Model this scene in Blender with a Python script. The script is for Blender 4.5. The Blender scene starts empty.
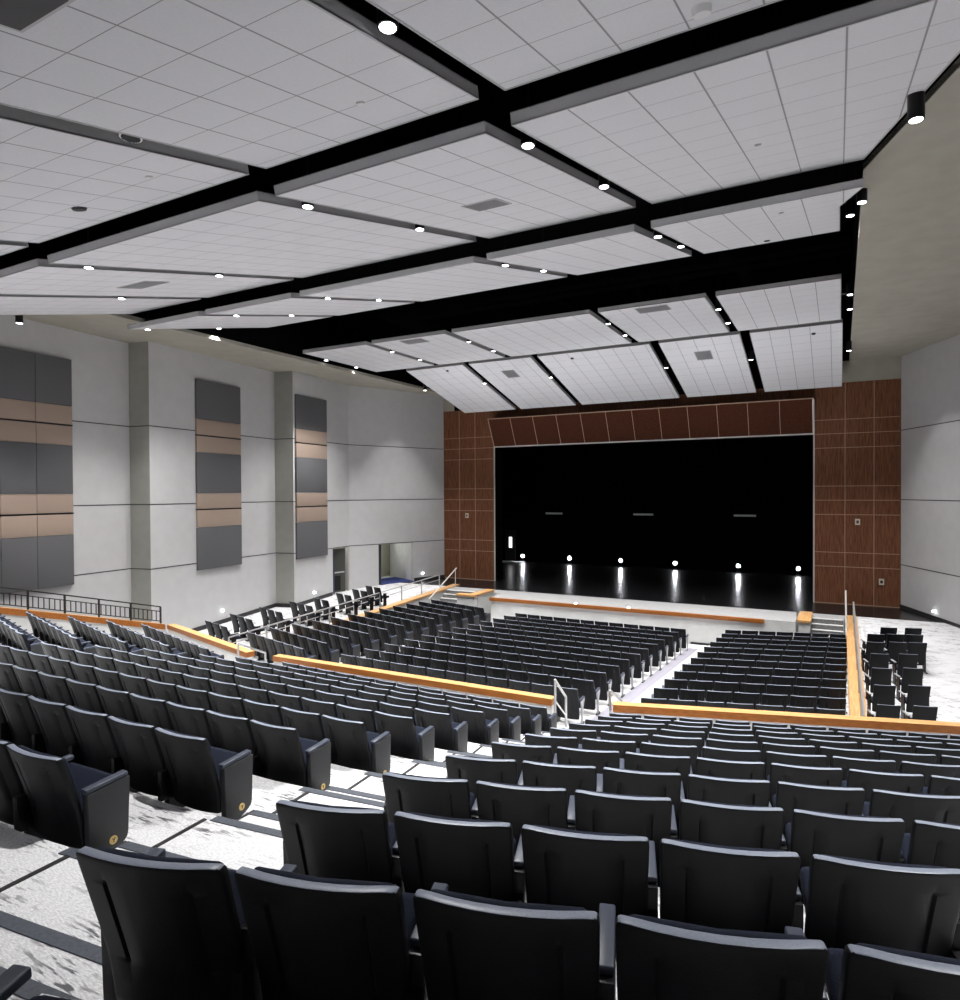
import bpy, bmesh, math, random
from math import sin, cos, pi, radians, sqrt, atan2
from mathutils import Vector, Matrix, Euler
random.seed(7)
col = bpy.context.scene.collection

# ------------------------------------------------------------------ materials
def mat(name, color, rough=0.6, metal=0.0, emit=None, estr=0.0, spec=0.5):
    m = bpy.data.materials.new(name); m.use_nodes = True
    b = m.node_tree.nodes['Principled BSDF']
    b.inputs['Base Color'].default_value = (*color, 1)
    b.inputs['Roughness'].default_value = rough
    b.inputs['Metallic'].default_value = metal
    b.inputs['Specular IOR Level'].default_value = spec
    if emit:
        b.inputs['Emission Color'].default_value = (*emit, 1)
        b.inputs['Emission Strength'].default_value = estr
    return m

def noise_mat(name, c1, c2, scale=20.0, stretch=(1, 1, 1), rough=0.6, detail=4, lo=0.35, hi=0.65, bump=0.0, spec=0.5, metal=0.0, rot=0.0):
    m = mat(name, c1, rough, metal, spec=spec); nt = m.node_tree; N = nt.nodes; L = nt.links
    b = N['Principled BSDF']
    tc = N.new('ShaderNodeTexCoord'); mp = N.new('ShaderNodeMapping')
    mp.inputs['Scale'].default_value = stretch; mp.inputs['Rotation'].default_value = (0, 0, rot)
    n = N.new('ShaderNodeTexNoise'); n.inputs['Scale'].default_value = scale; n.inputs['Detail'].default_value = detail
    r = N.new('ShaderNodeValToRGB')
    r.color_ramp.elements[0].position = lo; r.color_ramp.elements[0].color = (*c1, 1)
    r.color_ramp.elements[1].position = hi; r.color_ramp.elements[1].color = (*c2, 1)
    L.new(tc.outputs['Object'], mp.inputs['Vector']); L.new(mp.outputs['Vector'], n.inputs['Vector'])
    L.new(n.outputs['Fac'], r.inputs['Fac']); L.new(r.outputs['Color'], b.inputs['Base Color'])
    if bump:
        bp = N.new('ShaderNodeBump'); bp.inputs['Strength'].default_value = bump; bp.inputs['Distance'].default_value = 0.01
        L.new(n.outputs['Fac'], bp.inputs['Height']); L.new(bp.outputs['Normal'], b.inputs['Normal'])
    return m

def carpet_mat():
    m = mat('carpet_light_streaked', (0.6, 0.6, 0.6), 0.95, spec=0.1); nt = m.node_tree; N = nt.nodes; L = nt.links
    b = N['Principled BSDF']
    tc = N.new('ShaderNodeTexCoord')
    def noise(scale, st, rotz, lo, hi):
        mp = N.new('ShaderNodeMapping'); mp.inputs['Scale'].default_value = st; mp.inputs['Rotation'].default_value = (0, 0, rotz)
        n = N.new('ShaderNodeTexNoise'); n.inputs['Scale'].default_value = scale; n.inputs['Detail'].default_value = 3
        r = N.new('ShaderNodeMapRange'); r.inputs['From Min'].default_value = lo; r.inputs['From Max'].default_value = hi
        L.new(tc.outputs['Object'], mp.inputs['Vector']); L.new(mp.outputs['Vector'], n.inputs['Vector'])
        L.new(n.outputs['Fac'], r.inputs['Value']); return r.outputs['Result']
    a = noise(7, (1, 7, 1), 0.9, 0.52, 0.60)
    c = noise(2.2, (1, 1.6, 1), 0.9, 0.44, 0.62)
    fine = noise(40, (1, 5, 1), 0.9, 0.35, 0.65)
    mul = N.new('ShaderNodeMath'); mul.operation = 'MULTIPLY'; L.new(a, mul.inputs[0]); L.new(c, mul.inputs[1])
    m1 = N.new('ShaderNodeMix'); m1.data_type = 'RGBA'
    m1.inputs['A'].default_value = (0.78, 0.78, 0.79, 1); m1.inputs['B'].default_value = (0.52, 0.52, 0.54, 1)
    L.new(fine, m1.inputs['Factor'])
    m2 = N.new('ShaderNodeMix'); m2.data_type = 'RGBA'; m2.inputs['B'].default_value = (0.13, 0.13, 0.14, 1)
    L.new(mul.outputs[0], m2.inputs['Factor']); L.new(m1.outputs['Result'], m2.inputs['A'])
    L.new(m2.outputs['Result'], b.inputs['Base Color'])
    return m

def tile_mat():
    # acoustic tiles: 0.61 m grid in the object's own X and Y
    m = mat('acoustic_tile', (0.6, 0.6, 0.62), 0.9, spec=0.2); nt = m.node_tree; N = nt.nodes; L = nt.links
    b = N['Principled BSDF']; tc = N.new('ShaderNodeTexCoord'); sx = N.new('ShaderNodeSeparateXYZ')
    L.new(tc.outputs['Object'], sx.inputs[0])
    def line(o, w):
        d = N.new('ShaderNodeMath'); d.operation = 'PINGPONG'; d.inputs[1].default_value = 0.305
        L.new(o, d.inputs[0])
        c = N.new('ShaderNodeMath'); c.operation = 'LESS_THAN'; c.inputs[1].default_value = w
        L.new(d.outputs[0], c.inputs[0]); return c.outputs[0]
    mx = N.new('ShaderNodeMath'); mx.operation = 'MAXIMUM'
    L.new(line(sx.outputs['X'], 0.009), mx.inputs[0]); L.new(line(sx.outputs['Y'], 0.005), mx.inputs[1])
    n = N.new('ShaderNodeTexNoise'); n.inputs['Scale'].default_value = 35; n.inputs['Detail'].default_value = 6
    L.new(tc.outputs['Object'], n.inputs['Vector'])
    r = N.new('ShaderNodeMix'); r.data_type = 'RGBA'
    r.inputs['A'].default_value = (0.58, 0.58, 0.605, 1); r.inputs['B'].default_value = (0.66, 0.66, 0.685, 1)
    L.new(n.outputs['Fac'], r.inputs['Factor'])
    q = N.new('ShaderNodeMix'); q.data_type = 'RGBA'; q.inputs['B'].default_value = (0.27, 0.27, 0.28, 1)
    L.new(mx.outputs[0], q.inputs['Factor']); L.new(r.outputs['Result'], q.inputs['A'])
    L.new(q.outputs['Result'], b.inputs['Base Color'])
    return m

def wood_mat(name, c1, c2, axis='Z', rough=0.45, scale=6):
    st = {'Z': (9, 9, 0.5), 'X': (0.5, 9, 9), 'Y': (9, 0.5, 9)}[axis]
    return noise_mat(name, c1, c2, scale=scale, stretch=st, rough=rough, detail=6, lo=0.3, hi=0.72)

M = {}
M['shell'] = noise_mat('black_textured_plastic', (0.004, 0.0045, 0.006), (0.007, 0.0075, 0.009), 180, rough=0.48, bump=0.12, spec=0.22)
M['rim'] = noise_mat('satin_back_rim', (0.21, 0.235, 0.30), (0.25, 0.28, 0.345), 120, rough=0.4)  # light from above put into the colour of the black plastic's top edge
M['fabric'] = noise_mat('navy_black_upholstery', (0.008, 0.011, 0.022), (0.016, 0.021, 0.038), 240, rough=0.9, bump=0.3, spec=0.2)
M['arm'] = mat('dark_armrest_plastic', (0.045, 0.054, 0.080), 0.42)
M['endpanel'] = noise_mat('charcoal_end_panel', (0.022, 0.023, 0.026), (0.03, 0.031, 0.034), 150, rough=0.5)
M['frame'] = mat('black_steel', (0.012, 0.012, 0.014), 0.4, 0.6)
M['greyframe'] = mat('pale_grey_steel', (0.42, 0.43, 0.45), 0.4, 0.3)
M['brass'] = mat('brass_badge', (0.80, 0.58, 0.22), 0.4, 0.2)
M['badgemark'] = mat('badge_letter', (0.03, 0.02, 0.01), 0.6)
M['carpet'] = carpet_mat()
M['nosing'] = noise_mat('slate_stair_nosing', (0.05, 0.058, 0.075), (0.075, 0.085, 0.105), 60, rough=0.6)
M['trimblack'] = mat('black_rubber_trim', (0.012, 0.012, 0.014), 0.6)
M['riser'] = mat('carpet_riser', (0.42, 0.42, 0.43), 0.95)
M['tile'] = tile_mat()
M['cloudedge'] = mat('grey_cloud_edge', (0.42, 0.42, 0.43), 0.6)
M['plenum'] = mat('black_plenum', (0.0015, 0.0015, 0.0018), 0.95, spec=0.05)
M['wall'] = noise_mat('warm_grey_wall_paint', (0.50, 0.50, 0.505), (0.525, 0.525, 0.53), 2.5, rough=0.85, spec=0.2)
M['walldark'] = noise_mat('olive_grey_pier_paint', (0.33, 0.33, 0.30), (0.35, 0.35, 0.32), 3, rough=0.85, spec=0.2)  # olive grey with the shade of faces turned from the light put in
M['soffit'] = noise_mat('beige_soffit_paint', (0.33, 0.315, 0.27), (0.36, 0.345, 0.30), 2, rough=0.9, spec=0.1)
M['joint'] = mat('dark_wall_joint', (0.06, 0.06, 0.06), 0.7)
M['greypanel'] = noise_mat('grey_fabric_panel', (0.105, 0.105, 0.112), (0.135, 0.135, 0.142), 90, rough=0.95, spec=0.1)
M['tanpanel'] = noise_mat('tan_fabric_panel', (0.32, 0.245, 0.20), (0.38, 0.30, 0.25), 90, rough=0.95, spec=0.1)
M['white'] = noise_mat('white_wall_paint', (0.62, 0.62, 0.61), (0.68, 0.68, 0.67), 3, rough=0.8, spec=0.2)
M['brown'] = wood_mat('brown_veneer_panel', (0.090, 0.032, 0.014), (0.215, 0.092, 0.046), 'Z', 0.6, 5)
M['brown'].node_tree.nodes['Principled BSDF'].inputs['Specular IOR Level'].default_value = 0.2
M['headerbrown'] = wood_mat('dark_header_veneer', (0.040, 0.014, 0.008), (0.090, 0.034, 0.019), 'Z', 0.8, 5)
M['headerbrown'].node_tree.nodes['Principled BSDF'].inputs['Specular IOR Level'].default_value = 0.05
M['brownseam'] = mat('pale_veneer_seam', (0.36, 0.24, 0.17), 0.5)
M['metaltrim'] = mat('pale_metal_trim', (0.55, 0.53, 0.50), 0.4, 0.3)
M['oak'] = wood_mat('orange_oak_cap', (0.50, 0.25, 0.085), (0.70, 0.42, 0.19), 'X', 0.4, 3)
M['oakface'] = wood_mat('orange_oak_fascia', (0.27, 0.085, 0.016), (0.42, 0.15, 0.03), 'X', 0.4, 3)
M['oaky'] = wood_mat('orange_oak_side_cap', (0.50, 0.25, 0.085), (0.70, 0.42, 0.19), 'Y', 0.4, 3)
M['stagefloor'] = mat('black_glossy_stage', (0.008, 0.008, 0.009), 0.27, spec=0.5)
M['stageblack'] = mat('black_drape', (0.0016, 0.0016, 0.002), 0.95, spec=0.05)
M['apron'] = noise_mat('grey_apron_floor', (0.33, 0.33, 0.335), (0.38, 0.38, 0.385), 8, rough=0.8, spec=0.2)
M['base'] = mat('black_base', (0.02, 0.02, 0.022), 0.5)
M['chrome'] = mat('satin_steel_rail', (0.60, 0.60, 0.60), 0.3, 0.7)
M['darkrail'] = mat('dark_bronze_rail', (0.035, 0.033, 0.032), 0.45, 0.4)
M['lens'] = mat('lit_lens', (1, 1, 1), 0.5, emit=(0.95, 0.97, 1.0), estr=14)
M['lensdim'] = mat('louvred_lens', (0.3, 0.3, 0.3), 0.5, emit=(0.9, 0.9, 1.0), estr=0.25)
M['grille'] = noise_mat('grey_return_grille', (0.12, 0.12, 0.13), (0.22, 0.22, 0.23), 12, stretch=(1, 12, 1), rough=0.6)
M['darkgrille'] = mat('dark_return_opening', (0.05, 0.05, 0.055), 0.7)
M['device'] = mat('white_device_plastic', (0.66, 0.66, 0.66), 0.5)
M['door'] = mat('olive_steel_door', (0.05, 0.05, 0.043), 0.5)
M['doorframe'] = mat('dark_blue_frame', (0.015, 0.02, 0.045), 0.5)
M['beige'] = mat('beige_vestibule', (0.34, 0.34, 0.27), 0.85)
M['blue'] = mat('blue_mat', (0.015, 0.03, 0.16), 0.8)
M['strip'] = mat('grey_cable_tray', (0.16, 0.17, 0.17), 0.5, emit=(0.6, 0.65, 0.65), estr=0.10)  # faint glow put into the grey strips, though they are no lamps
M['glow'] = mat('lit_doorway', (1, 1, 1), 0.5, emit=(1, 1, 1), estr=2.5)
M['plate'] = mat('ivory_wall_plate', (0.55, 0.50, 0.42), 0.5)
M['steptread'] = noise_mat('speckled_stair_riser', (0.05, 0.05, 0.05), (0.35, 0.35, 0.35), 25, stretch=(1, 1, 4), rough=0.8)
M['lavender'] = mat('purple_grey_floor_band', (0.30, 0.29, 0.34), 0.9)

# ------------------------------------------------------------------ mesh helper
class MB:
    def __init__(s): s.bm = bmesh.new(); s.mats = []
    def mi(s, m):
        if m not in s.mats: s.mats.append(m)
        return s.mats.index(m)
    def faces(s, vs, fs, m, smooth=False):
        i = s.mi(m); V = [s.bm.verts.new(v) for v in vs]
        for f in fs:
            try:
                F = s.bm.faces.new([V[j] for j in f]); F.material_index = i; F.smooth = smooth
            except ValueError: pass
        return V
    def hexa(s, p, m):            # p: 8 points, bottom ring then top ring
        s.faces(p, [(3, 2, 1, 0), (4, 5, 6, 7), (0, 1, 5, 4), (1, 2, 6, 5), (2, 3, 7, 6), (3, 0, 4, 7)], m)
    def box(s, x0, x1, y0, y1, z0, z1, m, T=None):
        p = [Vector(v) for v in ((x0, y0, z0), (x1, y0, z0), (x1, y1, z0), (x0, y1, z0), (x0, y0, z1), (x1, y0, z1), (x1, y1, z1), (x0, y1, z1))]
        if T: p = [T @ v for v in p]
        s.hexa(p, m)
    def prism(s, poly, z0, z1, m, mtop=None):   # poly: xy list (ccw); z0,z1 scalars or functions
        n = len(poly)
        f0 = z0 if callable(z0) else (lambda x, y: z0); f1 = z1 if callable(z1) else (lambda x, y: z1)
        vs = [(x, y, f0(x, y)) for x, y in poly] + [(x, y, f1(x, y)) for x, y in poly]
        s.faces(vs, [tuple(range(n - 1, -1, -1))] + [(i, (i + 1) % n, n + (i + 1) % n, n + i) for i in range(n)], m)
        s.faces([vs[n + i] for i in range(n)], [tuple(range(n))], mtop or m)
    def tube(s, a, b, r, m, n=8, r2=None):
        a = Vector(a); b = Vector(b); d = (b - a).normalized()
        up = Vector((0, 0, 1)) if abs(d.z) < 0.95 else Vector((1, 0, 0))
        u = d.cross(up).normalized(); w = d.cross(u)
        r2 = r if r2 is None else r2
        vs = [a + (u * cos(2 * pi * i / n) + w * sin(2 * pi * i / n)) * r for i in range(n)] + \
             [b + (u * cos(2 * pi * i / n) + w * sin(2 * pi * i / n)) * r2 for i in range(n)]
        s.faces(vs, [(i, (i + 1) % n, n + (i + 1) % n, n + i) for i in range(n)], m, True)
        s.faces(vs[:n], [tuple(range(n - 1, -1, -1))], m); s.faces(vs[n:], [tuple(range(n))], m)
    def bar(s, a, b, w, h, m, up=(0, 0, 1)):    # rectangular bar between two points (a, b on its centre line)
        a = Vector(a); b = Vector(b); d = (b - a).normalized(); up = Vector(up)
        sd = d.cross(up).normalized() * w / 2; uu = sd.cross(d).normalized() * h / 2
        s.hexa([a - sd - uu, a + sd - uu, b + sd - uu, b - sd - uu, a - sd + uu, a + sd + uu, b + sd + uu, b - sd + uu], m)
    def mesh(s, name, angle=40, bevel=0):
        bmesh.ops.remove_doubles(s.bm, verts=s.bm.verts, dist=1e-5)
        if bevel: bmesh.ops.bevel(s.bm, geom=[e for e in s.bm.edges if len(e.link_faces) == 2 and e.calc_face_angle(0) > 0.6], offset=bevel, segments=2, profile=0.6, affect='EDGES')
        bmesh.ops.recalc_face_normals(s.bm, faces=s.bm.faces)
        me = bpy.data.meshes.new(name); s.bm.to_mesh(me); s.bm.free()
        for m in s.mats: me.materials.append(m)
        for p in me.polygons: p.use_smooth = True
        me.set_sharp_from_angle(angle=radians(angle))
        return me
    def build(s, name, parent=None, angle=40, bevel=0):
        return link(name, s.mesh(name, angle, bevel), parent)

def link(name, me, parent=None):
    o = bpy.data.objects.new(name, me); col.objects.link(o); o.parent = parent
    return o
def tag(o, label, cat, group=None):
    o['label'] = label; o['category'] = cat
    if group: o['group'] = group
    return o
def empty(name, loc=(0, 0, 0), rz=0.0, label=None, cat=None, group=None):
    o = bpy.data.objects.new(name, None); col.objects.link(o); o.location = loc; o.rotation_euler = (0, 0, rz)
    o.empty_display_size = 0.2
    if label: tag(o, label, cat, group)
    return o
def struct(o): o['kind'] = 'structure'; return o
ORD = ['zeroth', 'first', 'second', 'third', 'fourth', 'fifth', 'sixth', 'seventh', 'eighth', 'ninth', 'tenth', 'eleventh', 'twelfth',
       'thirteenth', 'fourteenth', 'fifteenth', 'sixteenth', 'seventeenth', 'eighteenth', 'nineteenth', 'twentieth']

# ------------------------------------------------------------------ camera
F = 662.36; YAW = 0.4974; PITCH = -0.0122; ROLL = -0.0051
fwd = Vector((-sin(YAW) * cos(PITCH), cos(YAW) * cos(PITCH), sin(PITCH))); rgt = Vector((cos(YAW), sin(YAW), 0)); upv = rgt.cross(fwd)
R_ = cos(ROLL) * rgt + sin(ROLL) * upv; U_ = -sin(ROLL) * rgt + cos(ROLL) * upv
cam = bpy.data.cameras.new('camera'); co = bpy.data.objects.new('camera', cam); col.objects.link(co)
cam.sensor_fit = 'VERTICAL'; cam.sensor_height = 36.0; cam.lens = 36.0 * F / 1000.0; cam.clip_end = 200; cam.clip_start = 0.05
mw = Matrix((R_, U_, -fwd)).transposed().to_4x4(); co.matrix_world = mw
bpy.context.scene.camera = co
def proj(p):
    p = Vector(p); z = p.dot(fwd)
    if z < 0.2: return (-9999, -9999, z)
    return (480 + F * p.dot(R_) / z, 500 - F * p.dot(U_) / z, z)

XC = -8.3
def mir(x): return 2 * XC - x

# ------------------------------------------------------------------ chair meshes
SH = 0.70
def prof(v):      # back plane profile: v 0 bottom .. 1 top -> (y, z)
    z = SH - 0.60 + 0.60 * v
    t = (1 - v) * 0.60 / 0.70
    y = .225 * t if t < .5 else .1125 + .07 * (1 - math.exp(-(t - .5) * 3.2))
    return y, z
def curved_slab(us, vs, hw0, hw1, v0, v1, y_off, thick, crad, edge, mats, mb, groove=False, curve=0.035):
    # rounded-rectangle slab that follows the back profile; us, vs in -1..1 / 0..1
    def pt(u, v, inset, dy):
        vv = v0 + (v1 - v0) * v
        hw = hw0 + (hw1 - hw0) * v - inset
        H = (v1 - v0) * 0.60; x = u * hw; h = inset + v * (H - 2 * inset)
        r = crad - inset if crad > inset else 0.002
        # rounded corners
        for sy, hc in ((1, H - inset - r), (-1, inset + r)):
            ax = abs(x)
            if ax > hw - r and ((h > hc) if sy > 0 else (h < hc)):
                a = (ax - (hw - r)) / r; b = abs(h - hc) / r
                m = max(a, b); l = sqrt(a * a + b * b)
                if l > 1e-6: a, b = a * m / l, b * m / l
                x = math.copysign(hw - r + a * r, x); h = hc + sy * b * r
        vvv = v0 + h / 0.60
        y, z = prof(vvv)
        y += curve * (x / 0.25) ** 2 + y_off + dy
        if groove and dy < 0.004 and inset > 0.005:
            g = abs(abs(u) - 0.60); 
            if 0.30 < v < 0.86 and g < 0.035: y += 0.012 + 0 * g
        return (x, y, z)
    nu, nv = len(us), len(vs)
    def gridv(inset, dy): return [[pt(u, v, inset, dy) for u in us] for v in vs]
    back = gridv(edge, 0); front = gridv(edge, thick)
    Vs = []; Fs = []
    def add(g):
        o = len(Vs)
        for r in g: Vs.extend(r)
        return o
    ob = add(back); of = add(front)
    for j in range(nv - 1):
        for i in range(nu - 1):
            a = ob + j * nu + i; Fs.append((a, a + 1, a + nu + 1, a + nu))
            a = of + j * nu + i; Fs.append((a, a + nu, a + nu + 1, a + 1))
    ringidx = [(0, i) for i in range(nu)] + [(j, nu - 1) for j in range(1, nv)] + [(nv - 1, i) for i in range(nu - 2, -1, -1)] + [(j, 0) for j in range(nv - 2, 0, -1)]
    def ring(inset, dy):
        g = gridv(inset, dy); o = len(Vs); Vs.extend([g[j][i] for j, i in ringidx]); return o
    n = len(ringidx)
    rb = len(Vs); Vs.extend([back[j][i] for j, i in ringidx])
    rings = [rb, ring(edge * 0.3, edge * 0.35), ring(0, edge), ring(0, thick - edge), ring(edge * 0.3, thick - edge * 0.35)]
    rf = len(Vs); Vs.extend([front[j][i] for j, i in ringidx]); rings.append(rf)
    for a, b in zip(rings, rings[1:]):
        for i in range(n): Fs.append((a + i, a + (i + 1) % n, b + (i + 1) % n, b + i))
    mb.faces(Vs, Fs, mats, True)

def rbox(mb, x0, x1, y0, y1, z0, z1, r, m, T=None, seg=2):
    # rounded box (rounded in all edges) built from a bevelled cube
    bm = bmesh.new(); bmesh.ops.create_cube(bm, size=1)
    for v in bm.verts: v.co = Vector(((x0 + x1) / 2 + v.co.x * (x1 - x0), (y0 + y1) / 2 + v.co.y * (y1 - y0), (z0 + z1) / 2 + v.co.z * (z1 - z0)))
    bmesh.ops.bevel(bm, geom=bm.edges[:], offset=r, segments=seg, profile=0.5, affect='EDGES')
    bm.verts.ensure_lookup_table(); bm.verts.index_update()
    vs = [(T @ v.co) if T else v.co.copy() for v in bm.verts]
    fs = [tuple(v.index for v in f.verts) for f in bm.faces]; bm.free()
    mb.faces(vs, fs, m, True)

US = [-1, -.955, -.85, -.645, -.61, -.585, -.55, -.3, 0, .3, .55, .585, .61, .645, .85, .955, 1]
VS = [0, .04, .14, .28, .31, .34, .5, .66, .82, .845, .87, .94, .98, 1]
def me_backrest():
    mb = MB(); curved_slab(US, VS, 0.250, 0.261, 0.0, 1.0, 0.0, 0.040, 0.026, 0.006, M['shell'], mb, groove=True)
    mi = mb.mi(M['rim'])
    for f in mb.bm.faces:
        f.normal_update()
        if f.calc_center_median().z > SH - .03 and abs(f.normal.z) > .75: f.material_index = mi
    return mb.mesh('backrest', 50)
def me_cushion():
    mb = MB(); curved_slab([-1, -.93, -.6, 0, .6, .93, 1], [0, .06, .3, .6, .9, .97, 1], 0.212, 0.238, 0.26, 0.985, 0.038, 0.045, 0.05, 0.016, M['fabric'], mb); return mb.mesh('back_cushion', 70)
TS = Matrix.Translation((0, 0.20, 0.20)) @ Matrix.Rotation(radians(42), 4, 'X')
def me_seat():
    mb = MB(); rbox(mb, -0.222, 0.222, 0.0, 0.335, 0.012, 0.080, 0.03, M['fabric'], TS, 3); return mb.mesh('seat', 60)
def me_seatpan():
    mb = MB(); rbox(mb, -0.215, 0.215, 0.01, 0.325, -0.015, 0.014, 0.010, M['shell'], TS, 2)
    mb.tube((-0.25, 0.21, 0.19), (0.25, 0.21, 0.19), 0.014, M['frame']); return mb.mesh('seat_pan', 60)
def me_arm(sx):
    mb = MB(); x = 0.271 * sx
    T = Matrix.Translation((x, 0, 0.443)) @ Matrix.Rotation(radians(4), 4, 'X')
    rbox(mb, -0.026, 0.026, 0.185, 0.455, -0.014, 0.014, 0.006, M['arm'], T, 2); return mb.mesh('armrest', 60)
def me_standard(sx):
    mb = MB(); x = 0.273 * sx
    mb.box(x - .025, x + .025, 0.16, 0.39, 0.03, 0.44, M['frame']); mb.box(x - .0255, x + .0255, 0.14, 0.42, 0.0, 0.03, M['frame'])
    mb.box(x - .020, x + .020, 0.10, 0.24, 0.12, 0.34, M['frame'])
    return mb.mesh('standard', 40, 0.004)
def panel_profile(mb, x0, x1, pts, m):
    n = len(pts); vs = [(x0, y, z) for y, z in pts] + [(x1, y, z) for y, z in pts]
    mb.faces(vs, [tuple(range(n)), tuple(range(2 * n - 1, n - 1, -1))] + [(i, i + n, (i + 1) % n + n, (i + 1) % n) for i in range(n)], m)
def me_endpanel(sx):
    mb = MB(); x = 0.279 * sx
    pts = [(0.21, 0.0), (0.335, 0.0), (0.345, 0.035), (0.385, 0.05), (0.42, 0.068), (0.44, 0.09), (0.447, 0.12), (0.460, 0.458), (0.19, 0.438), (0.205, 0.02)]
    panel_profile(mb, x - .026, x + .026, pts, M['endpanel']); return mb.mesh('end_panel', 40, 0.004)
def me_badge(sx):
    mb = MB(); x = 0.279 * sx + 0.024 * sx
    mb.tube((x, 0.345, 0.105), (x + .007 * sx, 0.345, 0.105), 0.026, M['brass'], 20)
    x = 0.279 * sx + 0.0325 * sx; c = Vector((x, 0.345, 0.105))
    for a, b in (((-.009, .013), (0, 0)), ((.009, .013), (0, 0)), ((0, 0), (0, -.013))):
        mb.bar(c + Vector((0, a[0] * -sx, a[1])), c + Vector((0, b[0], b[1])), 0.003, 0.0045, M['badgemark'], up=(1, 0, 0))
    return mb.mesh('row_badge', 40)
def me_badge_mark(sx):
    mb = MB(); x = 0.279 * sx + 0.0325 * sx
    c = Vector((x, 0.345, 0.105))
    for a, b in (((-.009, .013), (0, 0)), ((.009, .013), (0, 0)), ((0, 0), (0, -.013))):
        mb.bar(c + Vector((0, a[0] * -sx, a[1])), c + Vector((0, b[0], b[1])), 0.003, 0.0045, M['badgemark'], up=(1, 0, 0))
    return mb.mesh('badge_letter', 40)
def me_aisle_frame(sx):
    mb = MB(); x = 0.286 * sx
    panel_profile(mb, x - .018, x + .018, [(0.24, 0.03), (0.31, 0.03), (0.34, 0.30), (0.44, 0.455), (0.19, 0.438), (0.25, 0.30)], M['greyframe'])
    mb.box(x - .025, x + .025, 0.18, 0.42, 0.0, 0.03, M['frame']); return mb.mesh('end_panel', 40, 0.003)
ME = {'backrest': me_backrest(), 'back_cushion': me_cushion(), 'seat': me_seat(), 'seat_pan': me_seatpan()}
for sx, k in ((-1, 'L'), (1, 'R')):
    ME['armrest' + k] = me_arm(sx); ME['standard' + k] = me_standard(sx); ME['end_panel' + k] = me_endpanel(sx)
    ME['row_badge' + k] = me_badge(sx); ME['badge_letter' + k] = me_badge_mark(sx); ME['aisle_frame' + k] = me_aisle_frame(sx)

def chair_parts(kind):      # list of (name, mesh, [subparts])
    P = [('backrest', ME['backrest'], []), ('back_cushion', ME['back_cushion'], []), ('seat', ME['seat'], []), ('seat_pan', ME['seat_pan'], [])]
    up = kind[0] in 'UW'
    for side in 'LR':
        if side in kind[1:]:
            P.append(('armrest', ME['armrest' + side], []))
            if up: P.append(('end_panel', ME['end_panel' + side], [('row_badge', ME['row_badge' + side]), ]))
            else: P.append(('end_panel', ME['aisle_frame' + side], []))
        elif side == 'R':
            P.append(('armrest', ME['armrestR'], [])); P.append(('standard', ME['standardR'], []))
    return P
protos = {}
def make_proto(kind):
    root = empty('auditorium_chair'); col.objects.unlink(root)
    kids = []
    for n, me, subs in chair_parts(kind):
        o = bpy.data.objects.new(n, me); o.parent = root
        ks = []
        for sn, sm in subs:
            q = bpy.data.objects.new(sn, sm); q.parent = o; ks.append(q)
        kids.append((o, ks))
    protos[kind] = (root, kids); return protos[kind]
def place_chair(kind, loc, rz, label, group):
    root, kids = protos.get(kind) or make_proto(kind)
    r = root.copy(); r.name = 'auditorium_chair'; col.objects.link(r); r.location = loc; r.rotation_euler = (0, 0, rz); tag(r, label, 'chair', group)
    if kind[0] in 'LW': r.scale = (1, 1, SHL / SH)
    for o, ks in kids:
        c = o.copy(); c.parent = r; col.objects.link(c)
        for q in ks:
            d = q.copy(); d.parent = c; col.objects.link(d)
    return r

# ------------------------------------------------------------------ seat layout
SHL = .84
def lz(k): return -4.287 - .0468 * k - .000418 * k * k - SHL        # lower rows' floor
def uz(k): return -1.113 - .2585 * k - SH - (.016, .022, .02, .012)[k] * (k >= 0) if -1 < k < 4 else -1.113 - .2585 * k - SH                          # right and left upper tiers
def mz(m): return -1.482 - .252 * m - .00179 * m * m - SH - (.045 if m <= 0 else 0)          # middle upper tiers
TH = .2832
seats = []   # (x, y, z, rz, kind, label, group, key)
PH_U = [-3.2386, -3.0757, -2.9243, -2.8001, -2.65, -2.50, -2.354, -2.218, -2.07, -1.93, -1.777]
rnum = lambda k: ORD[11 - k]
def visible(x, y, z, pad=45):
    a = proj((x, y, z + SH)); b = proj((x, y, z + .3))
    return (a[2] > .5) and a[0] > -pad and a[0] < 960 + pad and (a[1] < 1000 + 60)
def ur_pt(k, s):
    d = .9441 * k; lx, ly = s, d
    return 1 + lx * cos(TH) - ly * sin(TH), 2.0881 + lx * sin(TH) + ly * cos(TH)
for i in range(2):       # arms of the row beside the photographer
    x, y = ur_pt(-1, -3.40 + .25 + .56 * i)
    seats.append((x, y, uz(-1), TH, 'UL' if i == 0 else 'U', ['black chair at lower left photo corner, only its armrest showing, first beside the aisle', 'black chair just below the photo edge, second from the aisle'][i], 'upper seats right of the stepped aisle'))
for k in range(11):
    for i in range(16):
        x, y = ur_pt(k, PH_U[k] + .245 + .5615 * i)
        if x > 4.0: break
        z = uz(k)
        if not visible(x, y, z): continue
        seats.append((x, y, z, TH, 'UL' if i == 0 else 'U', f'black chair, {rnum(k)} row behind oak rail, {ORD[i+1]} seat right of the stepped aisle', 'upper seats right of the stepped aisle'))
    for i in range(8):       # mirrored block at far left
        x, y = ur_pt(k, PH_U[k] + .25 + .56 * i); x = mir(x); z = uz(k)
        if not visible(x, y, z, 30): continue
        kind = 'U' + ('R' if i == 0 else '') + ('L' if i == 7 else '')
        seats.append((x, y, z, -TH, kind, f'black chair in upper left wing, {rnum(k)} row behind oak rail, {ORD[8-i]} from side wall', 'upper seats of the far left wing'))
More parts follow.
